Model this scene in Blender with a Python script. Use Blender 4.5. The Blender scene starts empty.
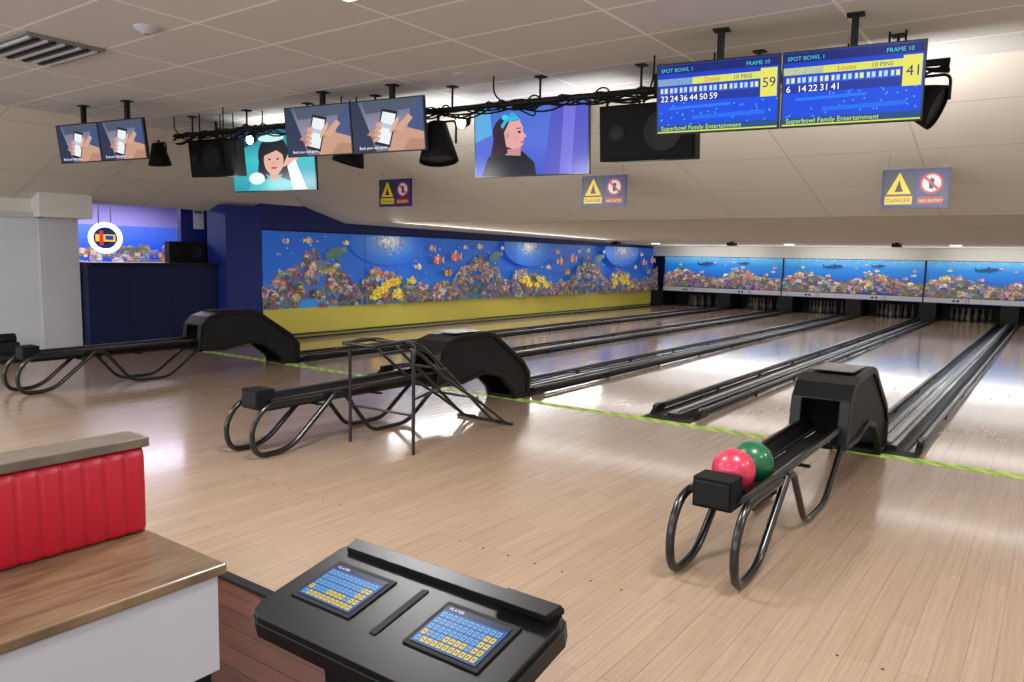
import bpy, math, random, bmesh
from mathutils import Vector, Matrix
S=bpy.context.scene
COL=S.collection
random.seed(7)
def lin(c):
    r=[]
    for x in c[:3]:
        x=x/255.0
        r.append(x/12.92 if x<=0.04045 else ((x+0.055)/1.055)**2.4)
    return (r[0],r[1],r[2],1.0)
# ---------------------------------------------------------------- materials
def new_mat(name):
    m=bpy.data.materials.new(name); m.use_nodes=True
    nt=m.node_tree; b=nt.nodes['Principled BSDF']
    return m,nt,b
def mat(name,c,rough=0.5,metal=0.0,emit=0.0,coat=0.0,noise=0.08,nscale=12,bump=0.0,spec=0.5,ecol=None):
    m,nt,b=new_mat(name)
    l=lin(c)
    tc=nt.nodes.new('ShaderNodeTexCoord'); nz=nt.nodes.new('ShaderNodeTexNoise')
    nz.inputs['Scale'].default_value=nscale; nz.inputs['Detail'].default_value=4
    nt.links.new(tc.outputs['Object'],nz.inputs['Vector'])
    mx=nt.nodes.new('ShaderNodeMix'); mx.data_type='RGBA'
    mx.inputs[6].default_value=tuple(x*(1-noise) for x in l[:3])+(1,)
    mx.inputs[7].default_value=tuple(min(1,x*(1+noise)) for x in l[:3])+(1,)
    nt.links.new(nz.outputs['Fac'],mx.inputs[0]); nt.links.new(mx.outputs[2],b.inputs['Base Color'])
    b.inputs['Roughness'].default_value=rough; b.inputs['Metallic'].default_value=metal
    b.inputs['Specular IOR Level'].default_value=spec
    b.inputs['Coat Weight'].default_value=coat; b.inputs['Coat Roughness'].default_value=0.1
    if emit>0:
        b.inputs['Emission Color'].default_value=lin(ecol or c); b.inputs['Emission Strength'].default_value=emit
    if bump>0:
        bp=nt.nodes.new('ShaderNodeBump'); bp.inputs['Strength'].default_value=bump; bp.inputs['Distance'].default_value=0.01
        nt.links.new(nz.outputs['Fac'],bp.inputs['Height']); nt.links.new(bp.outputs['Normal'],b.inputs['Normal'])
    return m
def brick_mat(name,c1,c2,cm,bw,rh,mortar,along='X',offset=0.0,rough=0.5,grain=0.0,gs=(3,90),coat=0.0,bump=0.0,gdark=0.75,spec=0.5,big=0.0):
    m,nt,b=new_mat(name)
    N=nt.nodes.new; L=nt.links.new
    tc=N('ShaderNodeTexCoord'); sp=N('ShaderNodeSeparateXYZ'); L(tc.outputs['Object'],sp.inputs[0])
    cb=N('ShaderNodeCombineXYZ')
    a,c=('X','Y') if along=='X' else ('Y','X')
    L(sp.outputs[a],cb.inputs[0]); L(sp.outputs[c],cb.inputs[1])
    br=N('ShaderNodeTexBrick'); L(cb.outputs[0],br.inputs['Vector'])
    br.offset=offset; br.squash=1.0
    br.inputs['Scale'].default_value=1.0
    br.inputs['Brick Width'].default_value=bw; br.inputs['Row Height'].default_value=rh
    br.inputs['Mortar Size'].default_value=mortar; br.inputs['Mortar Smooth'].default_value=0.2
    br.inputs['Color1'].default_value=lin(c1); br.inputs['Color2'].default_value=lin(c2); br.inputs['Mortar'].default_value=lin(cm)
    out=br.outputs['Color']
    nz=N('ShaderNodeTexNoise'); mp=N('ShaderNodeMapping'); mp.inputs['Scale'].default_value=(gs[0],gs[1],1)
    L(cb.outputs[0],mp.inputs['Vector']); L(mp.outputs[0],nz.inputs['Vector']); nz.inputs['Scale'].default_value=1.0; nz.inputs['Detail'].default_value=6
    nz.inputs['Roughness'].default_value=0.6
    if grain>0:
        rp=N('ShaderNodeValToRGB'); rp.color_ramp.elements[0].position=0.3; rp.color_ramp.elements[1].position=0.7
        rp.color_ramp.elements[0].color=(gdark,gdark*0.97,gdark*0.93,1); rp.color_ramp.elements[1].color=(1,1,1,1)
        L(nz.outputs['Fac'],rp.inputs[0])
        mx=N('ShaderNodeMix'); mx.data_type='RGBA'; mx.blend_type='MULTIPLY'; mx.inputs[0].default_value=grain
        L(out,mx.inputs[6]); L(rp.outputs[0],mx.inputs[7]); out=mx.outputs[2]
    if big>0:
        n2=N('ShaderNodeTexNoise'); n2.inputs['Scale'].default_value=0.7; n2.inputs['Detail'].default_value=3
        L(tc.outputs['Object'],n2.inputs['Vector'])
        r2=N('ShaderNodeValToRGB'); r2.color_ramp.elements[0].position=0.3; r2.color_ramp.elements[1].position=0.7
        r2.color_ramp.elements[0].color=(1-big,1-big,1-big,1); r2.color_ramp.elements[1].color=(1,1,1,1)
        L(n2.outputs['Fac'],r2.inputs[0])
        mx=N('ShaderNodeMix'); mx.data_type='RGBA'; mx.blend_type='MULTIPLY'; mx.inputs[0].default_value=1
        L(out,mx.inputs[6]); L(r2.outputs[0],mx.inputs[7]); out=mx.outputs[2]
    L(out,b.inputs['Base Color'])
    b.inputs['Roughness'].default_value=rough; b.inputs['Coat Weight'].default_value=coat; b.inputs['Coat Roughness'].default_value=0.10
    b.inputs['Specular IOR Level'].default_value=spec
    if bump>0:
        bp=N('ShaderNodeBump'); bp.inputs['Strength'].default_value=bump; bp.inputs['Distance'].default_value=0.004
        L(nz.outputs['Fac'],bp.inputs['Height']); L(bp.outputs['Normal'],b.inputs['Normal'])
    return m
def art_mat(name,emit,rough=0.4,detail=0.0,vs=20,spec=0.5):
    m,nt,b=new_mat(name); N=nt.nodes.new; L=nt.links.new
    at=N('ShaderNodeAttribute'); at.attribute_name='Col'
    out=at.outputs['Color']
    if detail>0:
        tc=N('ShaderNodeTexCoord')
        nz=N('ShaderNodeTexNoise'); nz.inputs['Scale'].default_value=9; nz.inputs['Detail'].default_value=6; L(tc.outputs['Object'],nz.inputs['Vector'])
        va=N('ShaderNodeVectorMath'); va.operation='MULTIPLY_ADD'; va.inputs[1].default_value=(0.12,0.12,0.12)
        L(nz.outputs['Color'],va.inputs[0]); L(tc.outputs['Object'],va.inputs[2])
        vo=N('ShaderNodeTexVoronoi'); vo.inputs['Scale'].default_value=vs; L(va.outputs[0],vo.inputs['Vector'])
        sp=N('ShaderNodeSeparateColor'); L(out,sp.inputs[0])
        mm=N('ShaderNodeMath'); mm.operation='MULTIPLY_ADD'; mm.use_clamp=True; mm.inputs[1].default_value=5.0*detail; mm.inputs[2].default_value=-0.25*detail; L(sp.outputs[0],mm.inputs[0])
        m2=N('ShaderNodeMath'); m2.operation='MINIMUM'; m2.inputs[1].default_value=detail; L(mm.outputs[0],m2.inputs[0])
        mx=N('ShaderNodeMix'); mx.data_type='RGBA'; mx.blend_type='SOFT_LIGHT'; L(m2.outputs[0],mx.inputs[0]); L(out,mx.inputs[6]); L(vo.outputs['Color'],mx.inputs[7])
        rp=N('ShaderNodeValToRGB'); rp.color_ramp.elements[0].position=0.05; rp.color_ramp.elements[1].position=0.65
        rp.color_ramp.elements[0].color=(1.3,1.3,1.3,1); rp.color_ramp.elements[1].color=(0.42,0.40,0.48,1); L(vo.outputs['Distance'],rp.inputs[0])
        m3=N('ShaderNodeMix'); m3.data_type='RGBA'; m3.blend_type='MULTIPLY'; L(m2.outputs[0],m3.inputs[0]); L(mx.outputs[2],m3.inputs[6]); L(rp.outputs[0],m3.inputs[7])
        out=m3.outputs[2]
    if emit>=1.0:
        b.inputs['Base Color'].default_value=(0.005,0.005,0.005,1)
    else: L(out,b.inputs['Base Color'])
    if emit>0:
        L(out,b.inputs['Emission Color']); b.inputs['Emission Strength'].default_value=emit
    b.inputs['Roughness'].default_value=rough; b.inputs['Specular IOR Level'].default_value=spec
    return m
M={}
M['black']=mat('black_gloss_plastic',(11,11,12),0.38,coat=0.0,spec=0.35)
M['blackm']=mat('black_matte',(16,16,17),0.6,spec=0.3)
M['blackt']=mat('black_tube_paint',(11,11,12),0.28,coat=0.3)
M['dark']=mat('dark_grey_plastic',(24,24,26),0.5,spec=0.3)
M['rubber']=mat('rubber_black',(9,9,9),0.8,spec=0.25)
M['steel']=mat('steel',(150,150,150),0.3,metal=1.0)
M['gutter']=mat('gutter_dark_plastic',(26,26,28),0.25,coat=0.3)
M['cream']=mat('cream_paint',(214,210,203),0.8,noise=0.04,nscale=2)
M['white']=mat('white_paint',(190,189,195),0.55,noise=0.05,nscale=3)
M['pin']=mat('pin_dimmed',(90,88,86),0.4,noise=0.05,nscale=3)  # white pins greyed, dimness of the pin opening put into the colour
M['doorw']=mat('door_gloss_white',(205,209,216),0.12,noise=0.05,nscale=2,coat=0.6)
M['navy']=mat('navy_panel',(14,24,66),0.5,noise=0.1,spec=0.3)
M['blue']=mat('blue_paint',(16,36,116),0.55,noise=0.06)
M['navywall']=mat('navy_wall_paint',(16,36,104),0.6,noise=0.06)
M['lav']=mat('lavender_wall',(178,170,232),0.6,noise=0.05)
M['yellow']=mat('yellow_paint',(220,206,88),0.6,noise=0.08,nscale=1.5)
M['red']=mat('red_vinyl',(176,14,38),0.42,noise=0.08,nscale=8,bump=0.15)
M['redball']=mat('red_ball_resin',(190,44,72),0.35,coat=0.3,noise=0.25,nscale=14)
M['greenball']=mat('green_ball_resin',(8,92,52),0.35,coat=0.3,noise=0.3,nscale=14)
M['floor']=brick_mat('laminate_floor',(172,147,124),(165,140,117),(138,114,94),1.15,0.095,0.0014,'Y',0.37,rough=0.25,grain=0.9,gs=(2.0,80),coat=0.4,gdark=0.74,big=0.08)
M['lane']=brick_mat('lane_boards',(192,168,144),(184,160,136),(162,139,117),5.0,0.11,0.0010,'Y',0.4,rough=0.14,grain=0.6,gs=(0.7,60),coat=0.7,gdark=0.86)
M['dfloor']=brick_mat('dark_wood_floor',(96,54,40),(74,40,30),(30,16,12),1.0,0.09,0.003,'X',0.4,rough=0.3,grain=0.9,gs=(3,60),coat=0.3,gdark=0.5)
M['oak']=brick_mat('rustic_oak',(134,108,80),(144,117,88),(120,95,70),3.0,0.25,0.0006,'Y',0.4,rough=0.38,grain=1.0,gs=(3.5,26),coat=0.2,gdark=0.32,bump=0.2)
M['greyoak']=brick_mat('grey_oak',(108,95,82),(118,104,90),(100,87,74),3.0,0.3,0.0006,'Y',0.4,rough=0.5,grain=1.0,gs=(6,70),gdark=0.5)
M['ceil']=brick_mat('ceiling_tiles',(206,205,203),(200,199,197),(238,237,235),1.2,0.6,0.013,'X',0.0,rough=0.85,grain=0.25,gs=(40,40),gdark=0.85)
M['soffit']=brick_mat('soffit_tiles',(224,218,207),(220,214,203),(200,192,180),1.2,0.9,0.009,'X',0.0,rough=0.75,grain=0.2,gs=(30,30),gdark=0.9)
M['lamp']=mat('lamp_emissive',(255,252,245),0.5,emit=6.0)
M['lampp']=mat('panel_emissive',(255,252,245),0.5,emit=2.0)
M['vent']=mat('vent_grey',(120,118,114),0.6)
M['artscreen']=art_mat('screen_display',1.2,0.35,spec=0.12)
M['artprint']=art_mat('printed_art',0.20,0.45,0.8,17)  # faint emission added so the unlit print looks brighter
M['artmask']=art_mat('mask_print',0.25,0.4,0.7,14)  # slight glow added to the print by emission, it is no lamp
M['artsign']=art_mat('sign_print',0.0,0.35)
m,nt,b=new_mat('green_foul_tape')
tc=nt.nodes.new('ShaderNodeTexCoord'); wv=nt.nodes.new('ShaderNodeTexWave'); wv.wave_type='BANDS'; wv.bands_direction='DIAGONAL'
wv.inputs['Scale'].default_value=3.6; wv.inputs['Distortion'].default_value=0.0
nt.links.new(tc.outputs['Object'],wv.inputs['Vector'])
rp=nt.nodes.new('ShaderNodeValToRGB'); rp.color_ramp.interpolation='CONSTANT'
rp.color_ramp.elements[0].color=lin((206,216,96)); rp.color_ramp.elements[1].color=lin((130,192,60)); rp.color_ramp.elements[1].position=0.5
nt.links.new(wv.outputs['Fac'],rp.inputs[0]); nt.links.new(rp.outputs[0],b.inputs['Base Color']); b.inputs['Roughness'].default_value=0.5
M['greenline']=m
# ---------------------------------------------------------------- mesh builder
def fillet(pts,r,n=6):
    P=[Vector(p) for p in pts]; out=[P[0]]
    for i in range(1,len(P)-1):
        a,b,c=P[i-1],P[i],P[i+1]
        d1=(a-b); d2=(c-b); k=min(r,d1.length*0.49,d2.length*0.49)
        s=b+d1.normalized()*k; e=b+d2.normalized()*k
        for j in range(n+1):
            t=j/n; out.append(s*(1-t)**2+b*2*t*(1-t)+e*t*t)
    out.append(P[-1]); return out
class MB:
    def __init__(s): s.v=[];s.f=[];s.mi=[];s.sm=[];s.mats=[];s.X=Matrix.Identity(4)
    def m(s,mt):
        mt=M[mt] if isinstance(mt,str) else mt
        if mt not in s.mats: s.mats.append(mt)
        return s.mats.index(mt)
    def add(s,vs,fs,mt,smooth=False):
        o=len(s.v); s.v+= [tuple(s.X@Vector(q)) for q in vs]; k=s.m(mt)
        for f in fs: s.f.append([i+o for i in f]); s.mi.append(k); s.sm.append(smooth)
    def box(s,x0,x1,y0,y1,z0,z1,mt):
        s.add([(x0,y0,z0),(x1,y0,z0),(x1,y1,z0),(x0,y1,z0),(x0,y0,z1),(x1,y0,z1),(x1,y1,z1),(x0,y1,z1)],
              [(0,3,2,1),(4,5,6,7),(0,1,5,4),(1,2,6,5),(2,3,7,6),(3,0,4,7)],mt)
    def hexa(s,bot,top,mt):
        s.add(list(bot)+list(top),[(3,2,1,0),(4,5,6,7),(0,1,5,4),(1,2,6,5),(2,3,7,6),(3,0,4,7)],mt)
    def prism(s,prof,a0,a1,mt,axis='x'):
        n=len(prof)
        if axis=='x': vs=[(a0,p[0],p[1]) for p in prof]+[(a1,p[0],p[1]) for p in prof]
        elif axis=='y': vs=[(p[0],a0,p[1]) for p in prof]+[(p[0],a1,p[1]) for p in prof]
        else: vs=[(p[0],p[1],a0) for p in prof]+[(p[0],p[1],a1) for p in prof]
        fs=[list(range(n))[::-1],list(range(n,2*n))]+[(i,(i+1)%n,(i+1)%n+n,i+n) for i in range(n)]
        s.add(vs,fs,mt)
    def strip(s,path,th,a0,a1,mt):
        n=len(path); P=[Vector((p[0],p[1])) for p in path]; inn=[]
        for i in range(n):
            if i==0: d=(P[1]-P[0]).normalized(); nn=Vector((d.y,-d.x)); k=1
            elif i==n-1: d=(P[-1]-P[-2]).normalized(); nn=Vector((d.y,-d.x)); k=1
            else:
                d1=(P[i]-P[i-1]).normalized(); d2=(P[i+1]-P[i]).normalized()
                n1=Vector((d1.y,-d1.x)); n2=Vector((d2.y,-d2.x)); nn=(n1+n2).normalized(); k=1/max(0.4,nn.dot(n1))
            inn.append(P[i]+nn*th*k)
        for i in range(n-1):
            q=[P[i],P[i+1],inn[i+1],inn[i]]
            vs=[(a0,p.x,p.y) for p in q]+[(a1,p.x,p.y) for p in q]
            fs=[(0,1,5,4),(2,3,7,6),(3,2,1,0),(4,5,6,7)]
            if i==0: fs.append((3,0,4,7))
            if i==n-2: fs.append((1,2,6,5))
            s.add(vs,fs,mt)
    def tube(s,pts,r,mt,seg=14,fil=0.0):
        P=fillet(pts,fil) if fil>0 else [Vector(p) for p in pts]
        Q=[P[0]]
        for p in P[1:]:
            if (p-Q[-1]).length>1e-5: Q.append(p)
        P=Q; n=len(P); vs=[];fs=[]
        t=(P[1]-P[0]).normalized(); up=Vector((0,0,1)) if abs(t.z)<0.9 else Vector((1,0,0))
        u=t.cross(up).normalized(); 
        for i in range(n):
            if i==0: t=(P[1]-P[0])
            elif i==n-1: t=(P[-1]-P[-2])
            else: t=(P[i+1]-P[i]).normalized()+(P[i]-P[i-1]).normalized()
            t.normalize(); u=(u-t*u.dot(t)).normalized(); w=t.cross(u)
            rr=r[i] if isinstance(r,(list,tuple)) else r
            for j in range(seg):
                a=2*math.pi*j/seg; vs.append(tuple(P[i]+u*math.cos(a)*rr+w*math.sin(a)*rr))
        for i in range(n-1):
            for j in range(seg):
                k=(j+1)%seg; fs.append((i*seg+j,i*seg+k,(i+1)*seg+k,(i+1)*seg+j))
        s.add(vs,fs,mt,True)
        s.add(vs[:seg],[list(range(seg))[::-1]],mt); s.add(vs[-seg:],[list(range(seg))],mt)
    def lathe(s,prof,c,mt,seg=24,axis=(0,0,1)):
        ax=Vector(axis).normalized(); up=Vector((1,0,0)) if abs(ax.x)<0.9 else Vector((0,1,0))
        u=ax.cross(up).normalized(); w=ax.cross(u); c=Vector(c); vs=[];fs=[]
        for r,h in prof:
            for j in range(seg):
                a=2*math.pi*j/seg; vs.append(tuple(c+ax*h+u*math.cos(a)*r+w*math.sin(a)*r))
        for i in range(len(prof)-1):
            for j in range(seg):
                k=(j+1)%seg; fs.append((i*seg+j,i*seg+k,(i+1)*seg+k,(i+1)*seg+j))
        s.add(vs,fs,mt,True)
    def sphere(s,c,r,mt,nu=40,nv=24):
        prof=[(max(1e-4,r*math.sin(math.pi*i/nv)),-r*math.cos(math.pi*i/nv)) for i in range(nv+1)]
        s.lathe(prof,c,mt,nu)
    def obj(s,name,parent=None,bevel=0.0,loc=(0,0,0),rot=(0,0,0),seg=2):
        me=bpy.data.meshes.new(name); me.from_pydata(s.v,[],s.f)
        for mt in s.mats: me.materials.append(mt)
        me.polygons.foreach_set('material_index',s.mi); me.polygons.foreach_set('use_smooth',s.sm)
        bm=bmesh.new(); bm.from_mesh(me); bmesh.ops.recalc_face_normals(bm,faces=bm.faces); bm.to_mesh(me); bm.free()
        o=bpy.data.objects.new(name,me); COL.objects.link(o); o.location=loc; o.rotation_euler=rot
        if parent: o.parent=parent
        if bevel>0:
            md=o.modifiers.new('bevel','BEVEL'); md.width=bevel; md.segments=seg; md.limit_method='ANGLE'; md.angle_limit=math.radians(40)
        return o
def empty(name,loc=(0,0,0),rot=(0,0,0)):
    e=bpy.data.objects.new(name,None); COL.objects.link(e); e.location=loc; e.rotation_euler=rot; e.empty_display_size=0.1; return e
def simple_box(name,x0,x1,y0,y1,z0,z1,mt,parent=None,bevel=0):
    b=MB(); b.box(x0,x1,y0,y1,z0,z1,mt); return b.obj(name,parent,bevel)
# ---------------------------------------------------------------- flat art
_tc={}
def text_mesh(t):
    if t in _tc: return _tc[t]
    c=bpy.data.curves.new('t','FONT'); c.body=t; c.size=1.0; c.resolution_u=3
    o=bpy.data.objects.new('t',c); COL.objects.link(o)
    dg=bpy.context.evaluated_depsgraph_get(); me=bpy.data.meshes.new_from_object(o.evaluated_get(dg))
    v=[(p.co.x,p.co.y) for p in me.vertices]; f=[list(p.vertices) for p in me.polygons]
    bpy.data.objects.remove(o); bpy.data.meshes.remove(me)
    _tc[t]=(v,f); return _tc[t]
class Art:
    def __init__(s,o,U,V,w,h,step=0.0003):
        s.o=Vector(o); s.U=Vector(U).normalized(); s.V=Vector(V).normalized(); s.N=s.U.cross(s.V); s.w=w; s.h=h
        s.v=[];s.f=[];s.c=[];s.k=0;s.step=step
    def P(s,x,y,clip=True):
        if clip: x=min(max(x,0),s.w); y=min(max(y,0),s.h)
        return tuple(s.o+s.U*x+s.V*y+s.N*(s.k*s.step))
    def poly(s,pts,col,same=False):
        if not same: s.k+=1
        o=len(s.v)
        for p in pts: s.v.append(s.P(*p))
        s.f.append(list(range(o,o+len(pts))))
        if isinstance(col[0],(tuple,list)): s.c.append([lin(c) for c in col])
        else: s.c.append([lin(col)]*len(pts))
    def rect(s,x0,y0,x1,y1,col,same=False): s.poly([(x0,y0),(x1,y0),(x1,y1),(x0,y1)],col,same)
    def grad(s,x0,y0,x1,y1,stops):
        s.k+=1
        for (a,ca),(b,cb) in zip(stops[:-1],stops[1:]):
            ya=y0+(y1-y0)*a; yb=y0+(y1-y0)*b
            s.poly([(x0,ya),(x1,ya),(x1,yb),(x0,yb)],[ca,ca,cb,cb],True)
    def ell(s,cx,cy,rx,ry,col,n=20,rot=0,same=False):
        c,sn=math.cos(rot),math.sin(rot)
        s.poly([(cx+rx*math.cos(a)*c-ry*math.sin(a)*sn, cy+rx*math.cos(a)*sn+ry*math.sin(a)*c) for a in [2*math.pi*i/n for i in range(n)]],col,same)
    def glow(s,cx,cy,rx,ry,c0,c1):
        s.k+=1; n=28; K=[0,.14,.3,.5,.75,1.0]; F=[0,.12,.5,.78,.94,1.0]
        cc=[tuple(c0[i]*(1-f)+c1[i]*f for i in range(3)) for f in F]
        for i in range(n):
            a=2*math.pi*i/n;b=2*math.pi*(i+1)/n
            for q in range(5):
                def pt(k,ang): return (cx+rx*k*math.cos(ang),cy+ry*k*math.sin(ang))
                if q==0: s.poly([(cx,cy),pt(K[1],a),pt(K[1],b)],[cc[0],cc[1],cc[1]],True)
                else: s.poly([pt(K[q],a),pt(K[q+1],a),pt(K[q+1],b),pt(K[q],b)],[cc[q],cc[q+1],cc[q+1],cc[q]],True)
    def blob(s,cx,cy,r,col,rng,n=12,spike=0.4,sy=1.0):
        s.poly([(cx+r*(1-(spike if i%2 else 0)*rng.uniform(0.5,1))*math.cos(2*math.pi*i/n),cy+sy*r*(1-(spike if i%2 else 0)*rng.uniform(0.5,1))*math.sin(2*math.pi*i/n)) for i in range(n)],col)
    def text(s,t,x,y,h,col,align='l',sx=1.0):
        v,f=text_mesh(t)
        if not v: return
        W=max(p[0] for p in v)*h*sx
        if align=='c': x-=W/2
        if align=='r': x-=W
        s.k+=1; o=len(s.v)
        for p in v: s.v.append(s.P(x+p[0]*h*sx,y+p[1]*h))
        for g in f: s.f.append([i+o for i in g]); s.c.append([lin(col)]*len(g))
    def fish(s,cx,cy,L,c1,c2,d=1):
        s.poly([(cx-d*L*0.35,cy),(cx-d*L*0.62,cy+L*0.25),(cx-d*L*0.55,cy),(cx-d*L*0.62,cy-L*0.25)],c2)
        s.poly([(cx-L*0.2,cy+L*0.18),(cx+L*0.0,cy+L*0.42),(cx+L*0.15,cy+L*0.2)],c2)
        s.ell(cx,cy,L*0.45,L*0.27,c1)
        s.rect(cx-L*0.05,cy-L*0.26,cx+L*0.05,cy+L*0.26,c2)
        s.rect(cx+d*L*0.2-L*0.03,cy-L*0.2,cx+d*L*0.2+L*0.03,cy+L*0.2,c2,True)
        s.ell(cx+d*L*0.33,cy+L*0.05,L*0.04,L*0.04,(10,10,10),8)
    def obj(s,name,mt,parent=None):
        me=bpy.data.meshes.new(name); me.from_pydata(s.v,[],s.f)
        ca=me.color_attributes.new('Col','FLOAT_COLOR','CORNER')
        flat=[]
        for p in s.c:
            for c in p: flat+=list(c)
        ca.data.foreach_set('color',flat)
        me.materials.append(M[mt]); o=bpy.data.objects.new(name,me); COL.objects.link(o)
        if parent: o.parent=parent
        return o
PAL=[(226,160,120),(212,130,146),(240,210,130),(186,150,196),(238,230,220),(140,116,170),(230,186,170),(140,156,120),(242,220,156),(120,144,184),(190,126,112),(230,196,206),(180,176,140),(130,136,184),(220,218,214),(240,164,110)]
def reef(a,x0,x1,hf,n,rng,size=0.16):
    L=[]
    for i in range(n):
        x=rng.uniform(x0,x1); h=hf(x); y=h*rng.random()**0.8
        L.append((y,x,h))
    L.sort(reverse=True)
    for y,x,h in L:
        idx=int((math.sin(x*2.3+1)+math.sin(x*5.1)+2)*3+y*3+rng.uniform(0,4))%len(PAL)
        r=size*rng.uniform(0.35,1.1); c=PAL[idx]; k=rng.uniform(0.6,1.12)*(0.74+0.28*y/max(h,0.01)); c=tuple(min(255,int(q*k)) for q in c)
        a.blob(x,y,r,c,rng,rng.choice([14,18,22,28]),rng.choice([0.12,0.25,0.45]),rng.uniform(0.6,1.0))
        if rng.random()<0.6:
            c2=tuple(min(255,int(q*1.25+22)) for q in c); c3=tuple(int(q*.6) for q in c)
            for j in range(8):
                a.ell(x+rng.uniform(-.7,.7)*r,y+rng.uniform(-.6,.6)*r,r*0.10,r*0.10,c2 if j%2 else c3,5,same=(j>0))
# ================================================================ ROOM SHELL
XW=-11.2; YF=23.5; YL=6.55; YB=1.98; ZC=3.0
simple_box('floor_approach',-11.9,4.5,YB,YL,-0.12,0.0,'floor')
simple_box('floor_lounge',-11.9,4.5,-3.0,YB,-0.12,0.0,'dfloor')
simple_box('trim_floor_nosing',-11.5,4.4,YB-0.03,YB+0.02,0.0,0.014,'blackm')
simple_box('floor_subfloor',-15.2,4.5,YL,25.5,-0.25,-0.13,'blackm')
simple_box('floor_back_room',-15.2,-11.9,2.0,10.1,-0.12,0.0,'dfloor')
DIV=[-8.66,-6.74,-4.84,-2.94,-1.06,0.84,2.74]; HW=0.25
edges=[-10.75]+[d for d in DIV]+[4.5]
b=MB()
for i in range(len(edges)-1):
    x0=edges[i]+(HW if i>0 else 0.0); x1=edges[i+1]-(HW if i<len(edges)-2 else 0)
    b.box(x0,x1,YL,24.6,-0.13,0.0,'lane')
for d in DIV: b.box(d-HW,d+HW,YL,YL+0.21,-0.13,0.0,'blackm')
b.obj('floor_lanes')
def gutter_unit(xc,name):
    g=MB(); Y0=YL+0.21; Y1=YF-0.16
    for sgn in (-1,1):
        cx=sgn*0.155; R=0.088
        inner=[(cx-R*math.cos(math.pi*i/12),-0.005-R*math.sin(math.pi*i/12)) for i in range(13)]
        outer=[(cx-(R+0.006)*math.cos(math.pi*i/12),-0.008-(R+0.006)*math.sin(math.pi*i/12)) for i in range(13)][::-1]
        for i in range(12):
            g.prism([inner[i],inner[i+1],outer[11-i],outer[12-i]],Y0,Y1,'gutter','y')
        xr=sgn*0.225
        g.tube([(xr,Y0+0.05,0.065),(xr,Y1,0.065)],0.02,'blackt',12)
        g.tube([(xr,Y0+0.05,0.03),(xr,Y1,0.03)],0.012,'dark',8)
        k=Y0+0.25
        while k<Y1:
            g.box(xr-0.012,xr+0.012,k-0.02,k+0.02,-0.01,0.06,'blackm'); k+=1.5
        g.prism([(Y0,0.0),(Y0+0.12,0.085),(Y0+0.22,0.085),(Y0+0.22,0.0)],xr-0.026,xr+0.026,'black')
    g.box(-0.065,0.065,Y0,Y1,-0.1,0.035,'gutter')
    g.box(-0.02,0.02,Y0+0.05,Y1,0.035,0.05,'steel')
    return g.obj(name,loc=(xc,0,0))
for d in DIV: gutter_unit(d,'lane_gutter')
b=MB(); b.box(-11.18,-10.76,YL,YF-0.2,-0.13,0.03,'gutter'); b.tube([(-10.85,YL+.1,0.07),(-10.85,YF-0.2,0.07)],0.02,'blackt',10); b.obj('lane_side_capping')
simple_box('trim_foul_line',-11.1,4.4,YL-0.13,YL-0.005,0.0,0.003,'greenline')
b=MB()
for i in range(len(edges)-1):
    xc=(edges[i]+edges[i+1])/2
    for yy in (3.0,5.9):
        for j in range(-3,4):
            b.lathe([(0.0001,0.0016),(0.006,0.0014),(0.0065,0.0)],(xc+j*0.16,yy,0),'dark',10)
    for j in range(-3,4):
        x=xc+j*0.15; y=YL+4.6-abs(j)*0.35
        b.prism([(x-0.013,y),(x+0.013,y),(x,y+0.10)],0.0,0.0006,'dark','z')
b.obj('lane_marker_dots')
b=MB()
pts=[(-0.88+0.11*math.cos(a),2.28+0.11*math.sin(a),0.001) for a in [math.pi*2*i/40 for i in range(41)]]
b.tube(pts,0.0022,'dark',5); b.obj('floor_access_cover_ring')
simple_box('wall_left',XW-0.3,XW,8.1,25.0,-0.1,2.4,'navywall')
simple_box('wall_left_dado',XW,XW+0.012,8.1,YF,0.031,0.5,'yellow')
XL=-11.65
b=MB()
b.box(XL-0.25,XL,-3,4.83,0,3.05,'cream')
b.box(XL-0.25,XL,4.83,8.1,2.24,3.05,'cream')
b.obj('wall_left_lounge')
simple_box('wall_right',4.5,4.7,-3.2,25.5,-0.2,3.2,'cream')
b=MB(); b.box(-11.9,4.7,-3.2,-3.0,-0.2,0.7,'cream'); b.box(-11.9,4.7,-3.2,-3.0,2.7,3.2,'cream')
for x in (-11.9,-7.8,-3.7,0.4,4.5): b.box(x,x+0.2,-3.2,-3.0,0.7,2.7,'cream')  # posts between window openings, invented to let light in from behind
b.obj('wall_back')
simple_box('wall_far',-11.5,4.7,25.3,25.5,-0.2,3.2,'blackm')
XS=-9.3
b=MB(); b.box(XS,4.6,-3.1,6.5,ZC,ZC+0.08,'ceil'); b.obj('ceiling')
def slabpoly(name,pts,mt,th=0.05):
    b=MB(); n=len(pts); vs=list(pts)+[(p[0],p[1],p[2]+th) for p in pts]
    b.add(vs,[list(range(n)),list(range(n,2*n))[::-1]]+[(i,(i+1)%n,(i+1)%n+n,i+n) for i in range(n)],mt); return b.obj(name)
zl=3.0-0.357*(XS-XL)
slabpoly('ceiling_slope_left',[(XL,-3.1,zl),(XL,9.6,zl),(XS,6.5,ZC),(XS,-3.1,ZC)],'soffit')
slabpoly('ceiling_slope_far',[(XS,6.5,ZC),(-11.65,9.63,2.17),(-11.65,10.0,2.07),(4.6,10.0,2.07),(4.6,6.5,ZC)],'soffit')
slabpoly('ceiling_low',[(-11.5,10.0,2.07),(4.6,10.0,2.07),(4.6,YF+0.3,1.95),(-11.5,YF+0.3,1.95)],'soffit')
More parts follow.
